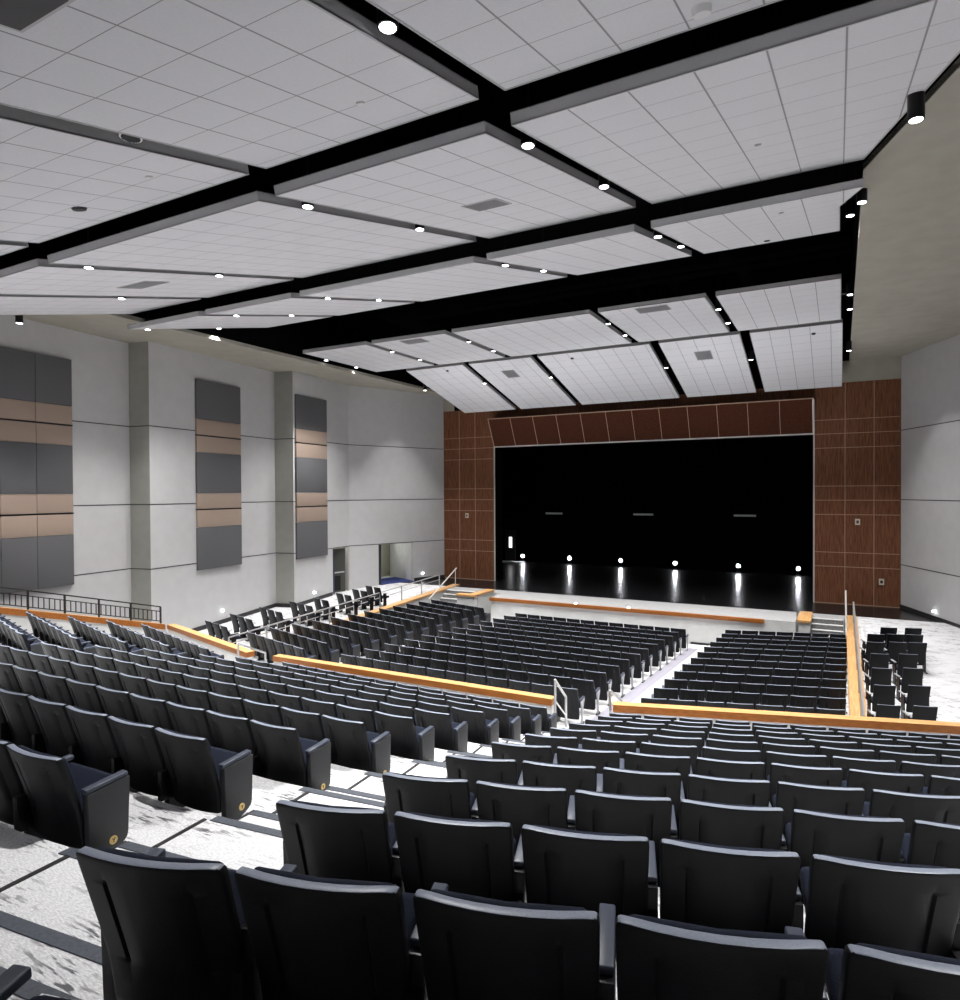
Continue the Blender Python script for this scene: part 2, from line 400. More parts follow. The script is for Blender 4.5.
MXR = [-3.80, -3.91, -3.9, -4.03, -4.13, -4.26, -4.41, -4.49, -4.64, -4.75, -4.9]
def um_pt(m, s):
    kap = .012; th = -.038; lx = sin(s * kap) / kap; ly = (1 - cos(s * kap)) / kap + .985 * m
    return -9 + lx * cos(th) - ly * sin(th), 2.163 + lx * sin(th) + ly * cos(th), th + kap * s
for m in range(-1, 10):
    xr = MXR[m + 1]; xl = -16.6 - xr; n = int((xr - xl) / .56 + .5)
    for i in range(n):
        s = (xr + 9) - (.34 if m > 0 else .30) - .56 * i
        x, y, a = um_pt(m, s); z = mz(m)
        if m < 0 and i > 0: continue
        if not visible(x, y, z, 40): continue
        kind = 'U' + ('R' if i == 0 else '') + ('L' if i == n - 1 else '')
        seats.append((x, y, z, a, kind, f'black chair, {ORD[10-m]} row behind oak rail, {ORD[i+1]} seat left of the stepped aisle', 'upper seats left of the stepped aisle'))
PH_L = [-1.663, -1.3743, -1.0972, -0.8113, -0.5487, -0.2528, 0.0137, 0.2977, 0.5835, 0.8749, 1.1629, 1.4069]
THL = .2794
def lr_pt(k, s):
    d = .9333 * k
    return -2 + s * cos(THL) - d * sin(THL), 14.0533 + s * sin(THL) + d * cos(THL)
for k in range(12):
    z = lz(k)
    for i in range(7):
        x, y = lr_pt(k, PH_L[k] + .25 + .56 * i)
        seats.append((x, y, z, THL, 'L' + ('L' if i == 0 else '') + ('R' if i == 6 else ''), f'black lower floor chair, {ORD[k+1]} row beyond oak rail, {ORD[i+1]} seat right of main aisle', 'lower floor seats right of the main aisle'))
    for i in range(6):
        x, y = lr_pt(k, PH_L[k] + .25 + .56 * i); x = mir(x)
        seats.append((x, y, z, -THL, 'W' + ('R' if i == 0 else '') + ('L' if i == 5 else ''), f'black lower left wing chair, {ORD[k+1]} row beyond oak rail, {ORD[i+1]} seat from its aisle', 'lower left wing seats'))
    for i in range(12):
        s = -1.66 - .0148 * k + (.03 if k % 2 else 0) + .25 + .56 * i; kap = .0147; th = -.037
        lx = sin(s * kap) / kap; ly = (1 - cos(s * kap)) / kap + .9333 * k
        x = -10 + lx * cos(th) - ly * sin(th); y = 13.5307 + lx * sin(th) + ly * cos(th)
        seats.append((x, y, z, th + kap * s, 'L' + ('L' if i == 0 else '') + ('R' if i == 11 else ''), f'black lower centre chair, {ORD[k+1]} row beyond oak rail, {ORD[12-i]} seat left of main aisle', 'lower floor centre seats'))
def size_key(s):
    p = proj((s[0], s[1], s[2] + SH)); return p[2]
seats.sort(key=size_key)
near, rest = seats[:300], seats[300:]
for x, y, z, a, kind, lab, grp in near:
    place_chair(kind, (x, y, z), a, lab, grp)
# the remaining chairs, farther off, as one object
def merged(rest):
    bmv = []; fcs = []; mi = []; mats = []
    cache = {}
    for kind in set(s[4] for s in rest):
        vs = []; fs = []; ms = []
        for n, me, subs in chair_parts(kind):
            o = len(vs); vs += [v.co.copy() for v in me.vertices]
            for p in me.polygons:
                fs.append([o + i for i in p.vertices]); mm = me.materials[p.material_index]
                if mm not in mats: mats.append(mm)
                ms.append(mats.index(mm))
        cache[kind] = (vs, fs, ms)
    for x, y, z, a, kind, lab, grp in rest:
        vs, fs, ms = cache[kind]; T = Matrix.Translation((x, y, z)) @ Matrix.Rotation(a, 4, 'Z') @ Matrix.Diagonal((1, 1, SHL / SH if kind[0] in 'LW' else 1, 1)); o = len(bmv)
        bmv += [tuple(T @ v) for v in vs]; fcs += [[o + i for i in f] for f in fs]; mi += ms
    me = bpy.data.meshes.new('auditorium_chairs'); me.from_pydata(bmv, [], fcs)
    for m in mats: me.materials.append(m)
    me.polygons.foreach_set('material_index', mi); me.polygons.foreach_set('use_smooth', [True] * len(fcs))
    me.set_sharp_from_angle(angle=radians(50)); me.update()
    return me
o = link('auditorium_chair', merged(rest)); o['kind'] = 'stuff'
tag(o, 'remaining black chairs filling the lower floor rows in front of the stage', 'chairs')

for root, kids in protos.values():
    for c_, ks in kids:
        for q in ks: bpy.data.objects.remove(q)
        bpy.data.objects.remove(c_)
    bpy.data.objects.remove(root)
# ------------------------------------------------------------------ side terrace chairs (loose chairs)
def ramp(y): return -4.6 - .045 * max(0, 27 - y)
def me_terr():
    out = []
    def sc(mb):
        for v in mb.bm.verts: v.co.z = .84 * v.co.z / SH
        return mb
    mb = MB(); curved_slab(US, VS, 0.205, 0.215, 0.12, 1.0, 0.0, 0.03, 0.02, 0.006, M['shell'], mb)
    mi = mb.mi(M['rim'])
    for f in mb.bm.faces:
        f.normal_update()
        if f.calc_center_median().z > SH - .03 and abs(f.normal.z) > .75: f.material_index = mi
    out.append(('backrest', sc(mb).mesh('backrest', 50)))
    mb = MB(); curved_slab([-1, -.93, 0, .93, 1], [0, .06, .5, .97, 1], 0.19, 0.20, 0.30, 0.96, 0.028, 0.03, 0.03, 0.012, M['fabric'], mb); out.append(('back_cushion', sc(mb).mesh('back_cushion', 70)))
    mb = MB(); rbox(mb, -.20, .20, .19, .56, .36, .44, .025, M['fabric'], None, 3); out.append(('seat', mb.mesh('seat', 60)))
    for sx in (-1, 1):
        mb = MB(); rbox(mb, sx * .245 - .022, sx * .245 + .022, .16, .46, .575, .60, .006, M['greyframe'], None, 2)
        out.append(('armrest', mb.mesh('armrest', 50)))
        mb = MB(); mb.box(sx * .235 - .012, sx * .235 + .012, .20, .36, .02, .575, M['frame'])
        mb.box(sx * .235 - .02, sx * .235 + .02, .10, .50, 0, .025, M['frame']); out.append(('leg', mb.mesh('leg', 50)))
    return out
TERR = me_terr()
def terrace_chair(x, y, a, label, group):
    r = empty('terrace_chair', (x, y, ramp(y) + .0), a, label, 'chair', group)
    for n, me in TERR: link(n, me, r)
RT = [[(.64, 15.33), (1.27, 15.54)], [(.64, 16.63), (1.29, 16.88)], [(.65, 17.94), (1.29, 18.22)], [(.67, 19.24), (1.29, 19.46)],
      [(.62, 20.4), (1.15, 20.62), (1.60, 20.76)], [(.67, 21.33), (1.15, 21.52), (1.60, 21.64)], [(1.03, 22.28), (1.64, 22.46)]]
for j, row in enumerate(RT):
    for i, (x, y) in enumerate(row):
        if j in (4, 5) : side = ['beside the rail', 'in the middle', 'nearest the wall'][i]
        else: side = ['nearer the rail', 'nearer the wall'][i]
        terrace_chair(x + .24, y + .06, .27, f'black chair on the right side terrace, {ORD[j+1]} row, {side}', 'chairs on the right side terrace')
LTH = [(-18.95, 15.19, 3), (-19.0, 16.27, 3), (-18.85, 17.49, 3), (-18.55, 18.7, 3), (-18.14, 19.57, 2), (-17.95, 20.68, 2), (-17.9, 21.62, 2), (-17.85, 22.45, 2)]
for j, (x, y, n) in enumerate(LTH):
    for i in range(n):
        lab = ['nearest the wall', 'one in from the wall', 'nearest the railing'][i]
        terrace_chair(x + .24 + .55 * i, y - .15 * i - .05, -.27, f'black chair on the left side terrace, {ORD[j+1]} row, {lab}', 'chairs on the left side terrace')

# ------------------------------------------------------------------ floors
# middle tiers incl. stepped aisle; each tier's front edge lies under the next row's back
mb = MB()
def um_line(m):   # y at x for tier edge behind row m (x world)
    th = -.038; d = .985 * m - 0.02
    base = lambda x: 2.163 + d * cos(th) + (x + 9) * math.tan(th) + .006 * (x + 9) ** 2 * cos(th)
    return lambda x: base(x) if x < -4 else base(-4) + .11 * (x + 4)
XS = [-14.6, -13, -11, -9, -7, -5.5, -4.2, -3.2, -1.0]
def strip(mb, f0, f1, z, zb, xs, mt, mfront, edge=None):
    n = len(xs)
    for a, b in zip(xs, xs[1:]):
        mb.prism([(a, f0(a)), (b, f0(b)), (b, f1(b)), (a, f1(a))], zb, z, mfront, mt)
for m in range(-3, 10):
    f0 = um_line(m); f1 = um_line(m + 1)
    z = mz(m)
    if m == 9: f1 = lambda x: 12.1
    strip(mb, f0, f1, z, -7.2, XS, M['carpet'], M['riser'])
struct(mb.build('floor_middle_tiers'))
# right and left tiers
for sgn, nm in ((1, 'right'), (-1, 'left')):
    mb = MB()
    for k in range(-3, 11):
        d0 = .9441 * k - .02; d1 = .9441 * (k + 1) - .02
        if k == 10: d1 = d0 + 1.35
        sl = -3.19 + .1296 * k if k < 0 else PH_U[k] - .09
        sr = 7.0
        if sgn < 0: sr = sl + .09 + 8 * .56 + .5
        pts = []
        for s, d in ((sl, d0), (sr, d0), (sr, d1), (sl, d1)):
            pts.append((1 + s * cos(TH) - d * sin(TH), 2.0881 + s * sin(TH) + d * cos(TH)))
        if sgn < 0: pts = [(mir(x), y) for x, y in pts][::-1]
        mb.prism(pts, -7.2, uz(k), M['riser'], M['carpet'])
    struct(mb.build('floor_%s_tiers' % nm))
# aisle steps between middle and right tiers, and the mirrored left aisle
def aisle_steps(mirror):
    nos = MB(); trim = MB(); half = MB()
    for m in range(-2, 10):
        f0 = um_line(m); z = mz(m); zp = mz(m - 1)
        xl = MXR[m + 1] + .14 if m >= -1 else -3.55; xr = xl + 1.55
        if mirror: xa, xb = -16.6 - xr, -16.6 - xl
        else: xa, xb = xl, xr
        if mirror: xa, xb = xb - 1.3, xb + .1
        hz = (z + zp) / 2; dd = .34
        half.prism([(xa, f0(xa) + .001), (xb, f0(xb) + .001), (xb, f0(xb) + dd), (xa, f0(xa) + dd)], z - .02, hz, M['riser'], M['carpet'])
        for yo, zz in ((0, zp), (dd, hz)):
            nos.prism([(xa, f0(xa) + yo - .062), (xb, f0(xb) + yo - .062), (xb, f0(xb) + yo + .006), (xa, f0(xa) + yo + .006)], zz - .03, zz + .006, M['nosing'])
        f1 = um_line(m + 1)
        if m < 9 and not mirror:
            trim.prism([(xl - .02, f0(xl) + dd), (xl + .012, f0(xl) + dd), (xl - .03 + .012, f1(xl) - .06), (xl - .05, f1(xl) - .06)], z - .01, z + .006, M['trimblack'])
            trim.prism([(xl - .022, f0(xl) + .01), (xl, f0(xl) + .01), (xl, f0(xl) + dd), (xl - .022, f0(xl) + dd)], z - .01, hz + .006, M['trimblack'])
    return half, nos, trim
h, n_, t = aisle_steps(False)
struct(h.build('floor_aisle_steps')); struct(n_.build('trim_1')); struct(t.build('trim_2'))
h, n_, t = aisle_steps(True)
struct(h.build('floor_left_aisle_steps')); struct(n_.build('trim_3'))
# lower floor: centre plane and two wings
z0 = lz(0)
def zc(x, y): return z0 - .0505 * (y - 13.53) - .0001
def zr(x, y): return z0 - .0505 * (-sin(THL) * (x + 2) + cos(THL) * (y - 14.0533))
def zl_(x, y): return zr(mir(x), y)
mb = MB()
mb.prism([(-12.4, 12.0), (-4.25, 12.0), (-4.25, 25.5), (-12.4, 25.5)], -7.2, zc, M['riser'], M['carpet'])
mb.prism([(-4.25, 12.0), (.25, 12.6), (.25, 25.5), (-4.25, 25.5)], -7.2, zr, M['riser'], M['carpet'])
mb.prism([(-16.85, 12.6), (-12.4, 12.0), (-12.4, 25.5), (-16.85, 25.5)], -7.2, zl_, M['riser'], M['carpet'])
struct(mb.build('floor_lower'))
mb = MB()      # purple-grey band beside the centre block, along the main aisle
mb.prism([(-4.95, 13.2), (-4.62, 13.2), (-4.45, 24.6), (-4.80, 24.6)], lambda x, y: zc(x, y) - .01, lambda x, y: zc(x, y) + .008, M['lavender'])
struct(mb.build('trim_4'))
# side terraces
mb = MB()
mb.prism([(.30, 12.9), (6.0, 14.3), (6.0, 27), (.30, 27)], -7.2, lambda x, y: ramp(y), M['white'], M['carpet'])
mb.prism([(.30, 27), (6.0, 27), (6.0, 30.3), (.30, 30.3)], -7.2, -4.6, M['white'], M['carpet'])
struct(mb.build('floor_right_terrace'))
mb = MB()
mb.prism([(-22.5, 12.0), (-16.9, 12.9), (-16.9, 27), (-22.5, 27)], -7.2, lambda x, y: ramp(y), M['white'], M['carpet'])
mb.prism([(-22.5, 27), (-16.9, 27), (-16.9, 30.4), (-22.5, 30.4)], -7.2, -4.6, M['white'], M['carpet'])
struct(mb.build('floor_left_terrace'))

# stage: black floor, light apron, fascia
mb = MB()
mb.prism([(-20.5, 27.65), (2.35, 27.65), (2.35, 30.32), (-20.5, 30.32)], -7, -4.592, M['stagefloor'])
mb.prism([(2.3, 27.65), (3.15, 27.65), (2.06, 30.32), (2.0, 30.32)], -7, -4.591, M['stagefloor'])
mb.prism([(-21, 30.32), (4, 30.32), (4, 40.4), (-21, 40.4)], -7, -4.592, M['stagefloor'])
struct(mb.build('floor_stage'))
mb = MB()
mb.prism([(-13.35, 25.55), (-1.35, 25.55), (-1.35, 27.65), (-13.55, 27.65)], -7, -4.6, M['white'], M['apron'])
mb.prism([(-16.9, 26.9), (-13.5, 26.9), (-13.5, 27.65), (-16.9, 27.65)], -7, -4.6, M['white'], M['apron'])
mb.prism([(-1.4, 26.9), (.3, 26.9), (.3, 27.65), (-1.4, 27.65)], -7, -4.6, M['white'], M['apron'])
struct(mb.build('floor_apron'))
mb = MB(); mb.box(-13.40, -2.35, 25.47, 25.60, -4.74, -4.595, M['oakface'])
tag(mb.build('stage_nosing', bevel=.01), 'long orange oak strip along the front edge of the stage apron', 'trim')
# base band in front of apron
mb = MB(); mb.box(-4.9, -1.4, 25.50, 25.549, -5.82, -5.66, M['base']); struct(mb.build('baseboard_stage'))
# stage stairs, right and left
def stairs(x0, x1, name, lab):
    r = empty(name, ((x0 + x1) / 2, 26.0, -5.7), 0, lab, 'stairs')
    n = 7; H = 1.08; ys = 25.0; dy = .27
    xa, xb = x0 - (x0 + x1) / 2, x1 - (x0 + x1) / 2
    for i in range(n):
        a = ys + dy * i - 26.0; zt = H * (i + 1) / (n + 0.0) + .02 - .0
        mb = MB(); mb.box(xa, xb, a, a + (26.95 - 26.0 - a if i == n - 1 else dy) + .0, -.0 if i == 0 else H * i / n - .04, zt - .02, M['steptread'])
        mb.box(xa, xb, a - .02, a + dy * .55, zt - .02, zt, M['device'])
        mb.build('step', r)
    return r
stairs(-.87, .12, 'stage_stairs', 'short flight of speckled stairs to the stage beside the right terrace wall')
stairs(-16.30, -14.75, 'stage_stairs', 'short flight of white stairs to the stage at its left end')
# newel ledges with oak caps
def ledge(x0, x1, y0, y1, zt, lab):
    r = empty('stair_cheek_wall', ((x0 + x1) / 2, (y0 + y1) / 2, -5.72), 0, lab, 'wall')
    cx, cy = (x0 + x1) / 2, (y0 + y1) / 2
    mb = MB(); mb.box(x0 - cx, x1 - cx, y0 - cy, y1 - cy, 0, zt - .09 + 5.72, M['white']); mb.build('wall_body', r)
    mb = MB(); mb.box(x0 - cx - .04, x1 - cx + .04, y0 - cy - .05, y1 - cy + .03, zt - .09 + 5.72, zt + 5.72, M['oaky']); mb.build('oak_cap', r, bevel=.008)
ledge(-1.25, -.90, 25.35, 27.2, -4.48, 'low white stair wall with orange oak cap beside right stage stairs')
ledge(-14.75, -13.90, 25.0, 25.3, -4.46, 'front of low white wall with oak cap beside left stage stairs')
ledge(-14.22, -13.90, 25.36, 26.85, -4.46, 'return of low white wall with oak cap running back to stage')
# terrace curbs with oak caps
def curb(xc, lab, yend):
    r = empty('terrace_curb', (xc, 20, -5.2), 0, lab, 'wall')
    y0, y1 = 13.6, yend
    zt = lambda y: ramp(y) + .07
    mb = MB()
    mb.hexa([Vector(v) for v in ((-.13, y0 - 20, -.9), (.13, y0 - 20, -.9), (.13, y1 - 20, -.9), (-.13, y1 - 20, -.9),
                                 (-.13, y0 - 20, zt(y0) + 5.13), (.13, y0 - 20, zt(y0) + 5.13), (.13, y1 - 20, zt(y1) + 5.13), (-.13, y1 - 20, zt(y1) + 5.13))], M['white'])
    mb.build('wall_body', r)
    mb = MB()
    a, b = Vector((0, y0 - 20, zt(y0) + 5.17)), Vector((0, y1 - 20, zt(y1) + 5.17))
    mb.bar(a, b, .34, .085, M['oaky']); mb.build('oak_cap', r, bevel=.006)
curb(.37, 'right terrace curb wall with long orange oak cap leading to the stage', 27.3)
curb(-16.55, 'left terrace curb wall with long orange oak cap leading to the stage', 28.0)
# terrace guard rails
def guard(pts, base, top, name, lab, m, r0=.018, posts=6, picket=False, midz=None):
    r = empty(name, pts[0], 0, lab, 'railing')
    o = Vector(pts[0]); a = Vector((0, 0, 0)); b = Vector(pts[1]) - o
    up = Vector((0, 0, 1))
    mb = MB(); mb.bar(a + up * top, b + up * top, .045, .035, m); mb.build('top_rail', r)
    mb = MB(); mb.bar(a + up * (midz or top * .5), b + up * (midz or top * .5), .03, .025, m); mb.build('middle_rail', r)
    if picket: mb = MB(); mb.bar(a + up * .07, b + up * .07, .03, .025, m); mb.build('bottom_rail', r)
    for i in range(posts):
        p = a.lerp(b, i / (posts - 1)); mb = MB(); mb.bar(p + up * base, p + up * top, .04, .04, m, up=(0, 1, 0)); mb.build('post', r)
    if picket:
        n = int((b - a).length / .13)
        for i in range(1, n):
            p = a.lerp(b, i / n); mb = MB(); mb.bar(p + up * .07, p + up * (midz or top), .02, .02, m, up=(0, 1, 0)); mb.build('picket', r)
    return r
guard([(-16.9, 14.5, ramp(14.5)), (-16.9, 27.0, ramp(27))], 0, .62, 'terrace_railing', 'grey metal railing along the left side terrace above its oak curb', M['greyframe'], posts=9, midz=.40)
guard([(.42, 14.6, ramp(14.6) + .1), (.42, 25.9, ramp(25.9) + .1)], 0, .72, 'terrace_railing', 'thin pale metal railing running along the right terrace curb', M['chrome'], posts=7, midz=.40)
def handrail(x, lab):
    r = empty('stair_handrail', (x, 24.6, -5.6), 0, lab, 'handrail')
    a = Vector((0, 0, .85)); b = Vector((0, 2.4, 2.0))
    mb = MB(); mb.tube(a, b, .028, M['metaltrim']); mb.build('rail', r)
    mb = MB(); mb.tube((0, .02, .0), (0, .02, .87), .022, M['metaltrim']); mb.build('post', r)
    mb = MB(); mb.tube((0, 2.3, 1.0), (0, 2.3, 1.96), .022, M['metaltrim']); mb.build('post', r)
handrail(.20, 'pale handrail sloping up beside the right stage stairs')
handrail(-15.95, 'pale handrail sloping up beside the left stage stairs')

# ------------------------------------------------------------------ oak capped parapets
def parapet(p, q, ztop, zb, lab, depth=.22, thick=.13, ztop2=None, name='parapet_wall', cap2=None):
    # p->q is the rear (audience side) face line
    z2 = ztop if ztop2 is None else ztop2
    P = Vector((p[0], p[1], 0)); Q = Vector((q[0], q[1], 0)); r = empty(name, (p[0], p[1], zb), 0, lab, 'wall')
    d = (Q - P); n = Vector((-d.y, d.x, 0)).normalized()
    def hx(off0, off1, za, zb_, za2, zb2, m, mtop=None, nm='x', bev=0):
        mb = MB(); o = Vector((0, 0, -zb))
        A = n * off0; B = n * off1
        v = [A + Vector((0, 0, za)), A + d + Vector((0, 0, za2)), B + d + Vector((0, 0, za2)), B + Vector((0, 0, za)),
             A + Vector((0, 0, zb_)), A + d + Vector((0, 0, zb2)), B + d + Vector((0, 0, zb2)), B + Vector((0, 0, zb_))]
        mb.hexa([x + o for x in v], m)
        if mtop:
            for f in mb.bm.faces:
                f.normal_update()
                if abs(f.normal.z) > .7: f.material_index = mb.mi(mtop)
        return mb.build(nm, r, bevel=bev)
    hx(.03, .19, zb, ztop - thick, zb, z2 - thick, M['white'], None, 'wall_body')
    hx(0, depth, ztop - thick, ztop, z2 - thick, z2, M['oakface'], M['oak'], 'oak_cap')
    return r
th = TH
Cx = lambda t: (-1.97 + t * cos(th), 12.25 + t * sin(th))
parapet(Cx(-1.74), Cx(6.6), -3.91, -5.6, 'white parapet with orange oak cap right of the main aisle, front of upper tiers')
parapet((-12.35, 11.93), (-4.92, 11.93), -4.04, -5.6, 'long straight white parapet with orange oak cap left of the main aisle')
Am = [(mir(x), y) for x, y in (Cx(-1.55), Cx(3.05))]
parapet((-17.72, 12.93), (-12.85, 11.55), -3.93, -5.6, 'angled white parapet with orange oak cap near the far left wall')
parapet((-18.95, 6.8), (-17.80, 12.93), -2.30, -5.6, 'rising white parapet with oak cap and picket railing along far left wall', ztop2=-3.93, depth=.30, thick=.16)
guard([(-19.08, 7.0, -2.34), (-17.92, 12.86, -3.90)], 0, .50, 'picket_railing', 'dark bronze picket railing on the oak cap along the far left wall', M['darkrail'], posts=8, picket=True, midz=.36)
# aisle gate style rails
def uframe(x, y0, z0, y1, z1, h0, h1, lab, m=M['chrome']):
    r = empty('aisle_handrail', (x, y0, z0), 0, lab, 'handrail')
    dy = y1 - y0; dz = z1 - z0
    mb = MB(); mb.tube((0, 0, 0), (0, 0, h0), .024, m); mb.build('post', r)
    mb = MB(); mb.tube((0, dy, dz), (0, dy, dz + h1), .024, m); mb.build('post', r)
    mb = MB(); mb.tube((0, 0, h0), (0, dy, dz + h1), .024, m); mb.build('top_rail', r)
    mb = MB(); mb.tube((0, 0, h0 * .6), (0, dy, dz + h1 * .6), .016, m); mb.build('middle_rail', r)
uframe(-4.77, 11.75, mz(9), 12.32, -5.0, 1.0, .92, 'short steel handrail at the open end of the middle parapet')
uframe(-3.72, 11.85, uz(10) - .1, 12.6, -5.05, .82, .95, 'short steel handrail at the left end of the right parapet')
uframe(-12.42, 12.15, -5.1, 13.0, -5.25, .95, .9, 'bright steel handrail beside the left end of the middle parapet')
uframe(-12.62, 11.1, mz(9), 11.95, -4.95, 1.0, .95, 'bright steel handrail at the lower end of the angled left parapet')

# ------------------------------------------------------------------ left wall (sawtooth plan) and right wall
ZT = 5.15
def wall_seg(p, q, z0, z1, m, name, holes=()):
    # thin wall from p to q (inside face), holes as (s0,s1,z0,z1)
    P = Vector((p[0], p[1])); Q = Vector((q[0], q[1])); L_ = (Q - P).length; d = (Q - P) / L_; n = Vector((-d.y, d.x)) * .15
    mb = MB()
    def blk(s0, s1, a, b):
        A = P + d * s0; B = P + d * s1
        mb.prism([(A.x, A.y), (B.x, B.y), (B.x + n.x, B.y + n.y), (A.x + n.x, A.y + n.y)], a, b, m)
    xs = 0
    for s0, s1, a, b in holes:
        blk(xs, s0, z0, z1); blk(s0, s1, b, z1)
        if a > z0: blk(s0, s1, z0, a)
        xs = s1
    blk(xs, L_, z0, z1)
    return struct(mb.build(name))
def joint(p, q, z, name, m=M['joint'], h=.035, off=.006):
    P = Vector((p[0], p[1])); Q = Vector((q[0], q[1])); d = (Q - P).normalized(); n = Vector((-d.y, d.x))
    mb = MB(); A = P - n * off; B = Q - n * off
    mb.prism([(A.x, A.y), (B.x, B.y), (Q.x, Q.y), (P.x, P.y)], z - h / 2, z + h / 2, m); return struct(mb.build(name))
LW = [(-19.3, -6.0), (-21.40, 14.25), (-20.55, 14.40), (-21.25, 20.75), (-20.34, 20.90), (-20.75, 25.0), (-18.66, 30.32)]
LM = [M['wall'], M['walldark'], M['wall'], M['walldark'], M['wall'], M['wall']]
ji = 5
for i in range(6):
    p, q = LW[i], LW[i + 1]; holes = ()
    if i == 4:
        L_ = sqrt((q[0] - p[0]) ** 2 + (q[1] - p[1]) ** 2); holes = ((2.78, 4.0, -4.75, -2.66),)
    if i == 5: holes = ((1.63, 3.68, -4.70, -2.59),)
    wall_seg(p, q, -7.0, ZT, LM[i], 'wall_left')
    if holes: pass
    for z in (2.30, -.37, -2.57):
        joint(p, q, z, 'trim_%d' % ji); ji += 1
# rebuild the two segments that have openings
for o in [o for o in col.objects if o.name.startswith('wall_left')][4:6]: bpy.data.objects.remove(o)
wall_seg(LW[4], LW[5], -7.0, ZT, M['wall'], 'wall_left', ((2.78, 3.98, -4.70, -2.60),))
wall_seg(LW[5], LW[6], -7.0, ZT, M['wall'], 'wall_left', ((1.63, 3.68, -4.60, -2.60),))
# vestibules
mb = MB(); mb.box(-22.6, -20.75, 23.3, 23.45, -4.75, -2.3, M['beige']); mb.box(-22.6, -20.9, 24.97, 25.1, -4.75, -2.3, M['beige'])
mb.box(-22.75, -22.6, 23.3, 25.1, -4.75, -2.3, M['beige']); mb.box(-22.6, -20.8, 23.3, 25.1, -2.5, -2.35, M['beige'])
struct(mb.build('wall_vestibule_first'))
mb = MB(); mb.prism([(-21.9, 26.9), (-20.2, 26.62), (-20.2, 26.77), (-21.9, 27.05)], -4.75, -2.3, M['beige'])
mb.box(-22.2, -21.9, 26.5, 30.2, -4.75, -2.3, M['beige']); mb.prism([(-22, 29.9), (-19.5, 28.5), (-19.42, 28.62), (-22, 30.1)], -4.75, -2.3, M['white'])
mb.prism([(-22.2, 26.5), (-20.25, 26.5), (-19.5, 28.5), (-22, 30.1)], -2.5, -2.35, M['beige'])
struct(mb.build('wall_vestibule_second'))
r = empty('door', (-20.93, 23.75, -4.72), radians(78), 'olive steel door with push bar standing in the first left wall opening', 'door')
mb = MB(); mb.box(0, .92, -.025, .025, .02, 2.06, M['door']); mb.build('door_leaf', r, bevel=.004)
mb = MB(); mb.box(.08, .84, -.075, -.03, .93, .99, M['chrome']); mb.build('push_bar', r, bevel=.006)
mb = MB(); mb.box(.28, .64, -.03, -.024, .10, .80, M['frame']); mb.build('kick_panel', r)
r.name = 'exit_door'
mb = MB(); mb.box(-20.78, -20.60, 23.68, 23.76, -4.70, -2.60, M['doorframe']); mb.box(-20.82, -20.66, 24.82, 24.90, -4.70, -2.60, M['metaltrim'])
struct(mb.build('door_1'))
mb = MB(); mb.prism([(-20.22, 26.50), (-20.10, 26.54), (-20.07, 26.62), (-20.3, 26.6)], -4.6, -2.6, M['base']); struct(mb.build('door_2'))
mb = MB(); mb.prism([(-21.7, 26.9), (-20.05, 26.6), (-19.3, 28.6), (-21.2, 29.3)], -4.62, -4.585, M['blue'])
tag(mb.build('floor_mat'), 'blue mat on the floor of the second left wall opening', 'mat')
# dark base along left terrace
for i in (2, 3, 4, 5):
    p, q = LW[i], LW[i + 1]
    if i == 4: q = (-20.61, 23.6)
    if i == 5: p = (-19.38, 28.5)
    P = Vector(p); Q = Vector(q); d = (Q - P).normalized(); n = Vector((-d.y, d.x)) * -.03
    mb = MB(); zf = lambda x, y: ramp(y) - .02; zt = lambda x, y: ramp(y) + .16
    mb.prism([(p[0] + n.x, p[1] + n.y), (q[0] + n.x, q[1] + n.y), (q[0], q[1]), (p[0], p[1])], zf, zt, M['base']); struct(mb.build('baseboard_left'))
# right wall
RW = [(2.09, 30.32), (4.15, 25.4), (3.75, 20.9), (4.65, 20.75), (3.95, 14.4), (4.8, 14.25), (3.3, -6.0)]
for i in range(6):
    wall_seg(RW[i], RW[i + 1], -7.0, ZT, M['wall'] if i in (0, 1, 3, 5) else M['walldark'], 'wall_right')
    for z in (2.30, -.38, -2.90):
        joint(RW[i], RW[i + 1], z, 'trim_%d' % ji, off=.006); ji += 1
P = Vector(RW[0]); Q = Vector(RW[1]); d = (Q - P).normalized(); n = Vector((-d.y, d.x)) * -.03
mb = MB(); mb.prism([(P.x + n.x, P.y + n.y), (Q.x + n.x, Q.y + n.y), (Q.x, Q.y), (P.x, P.y)], lambda x, y: ramp(y) - .02, lambda x, y: ramp(y) + .16, M['base']); struct(mb.build('baseboard_right'))

# acoustic wall panels
def apanel(p, q, s0, s1, z0, bands, lab, seams=()):
    P = Vector(p); Q = Vector(q); d = (Q - P).normalized(); n = Vector((-d.y, d.x)) * -1
    A = P + d * s0; r = empty('acoustic_wall_panel', (A.x, A.y, z0), atan2(d.y, d.x), lab, 'wall panel', 'tall striped acoustic wall panels')
    w = s1 - s0
    cols = [0] + list(seams) + [w]
    for a, b in zip(cols, cols[1:]):
        for (za, zb, k) in bands:
            mb = MB(); mb.box(a + .008, b - .008, -.09, -.002, za - z0 + .006, zb - z0 - .006, M['greypanel'] if k == 'g' else M['tanpanel'])
            mb.build('grey_fabric_panel' if k == 'g' else 'tan_fabric_panel', r, bevel=.005)
    for z in (2.14, -.60):
        mb = MB(); mb.box(0, w, -.095, -.002, z - z0 - .02, z - z0 + .02, M['frame']); mb.build('joint_strip', r)
B = [(-2.84, -1.26, 'g'), (-1.26, -.62, 't'), (-.58, 0.0, 't'), (0.0, 1.52, 'g'), (1.52, 2.12, 't'), (2.16, 2.74, 't'), (2.74, 4.2, 'g')]
def slen(p, y): return (y - p[1]) / 1.0
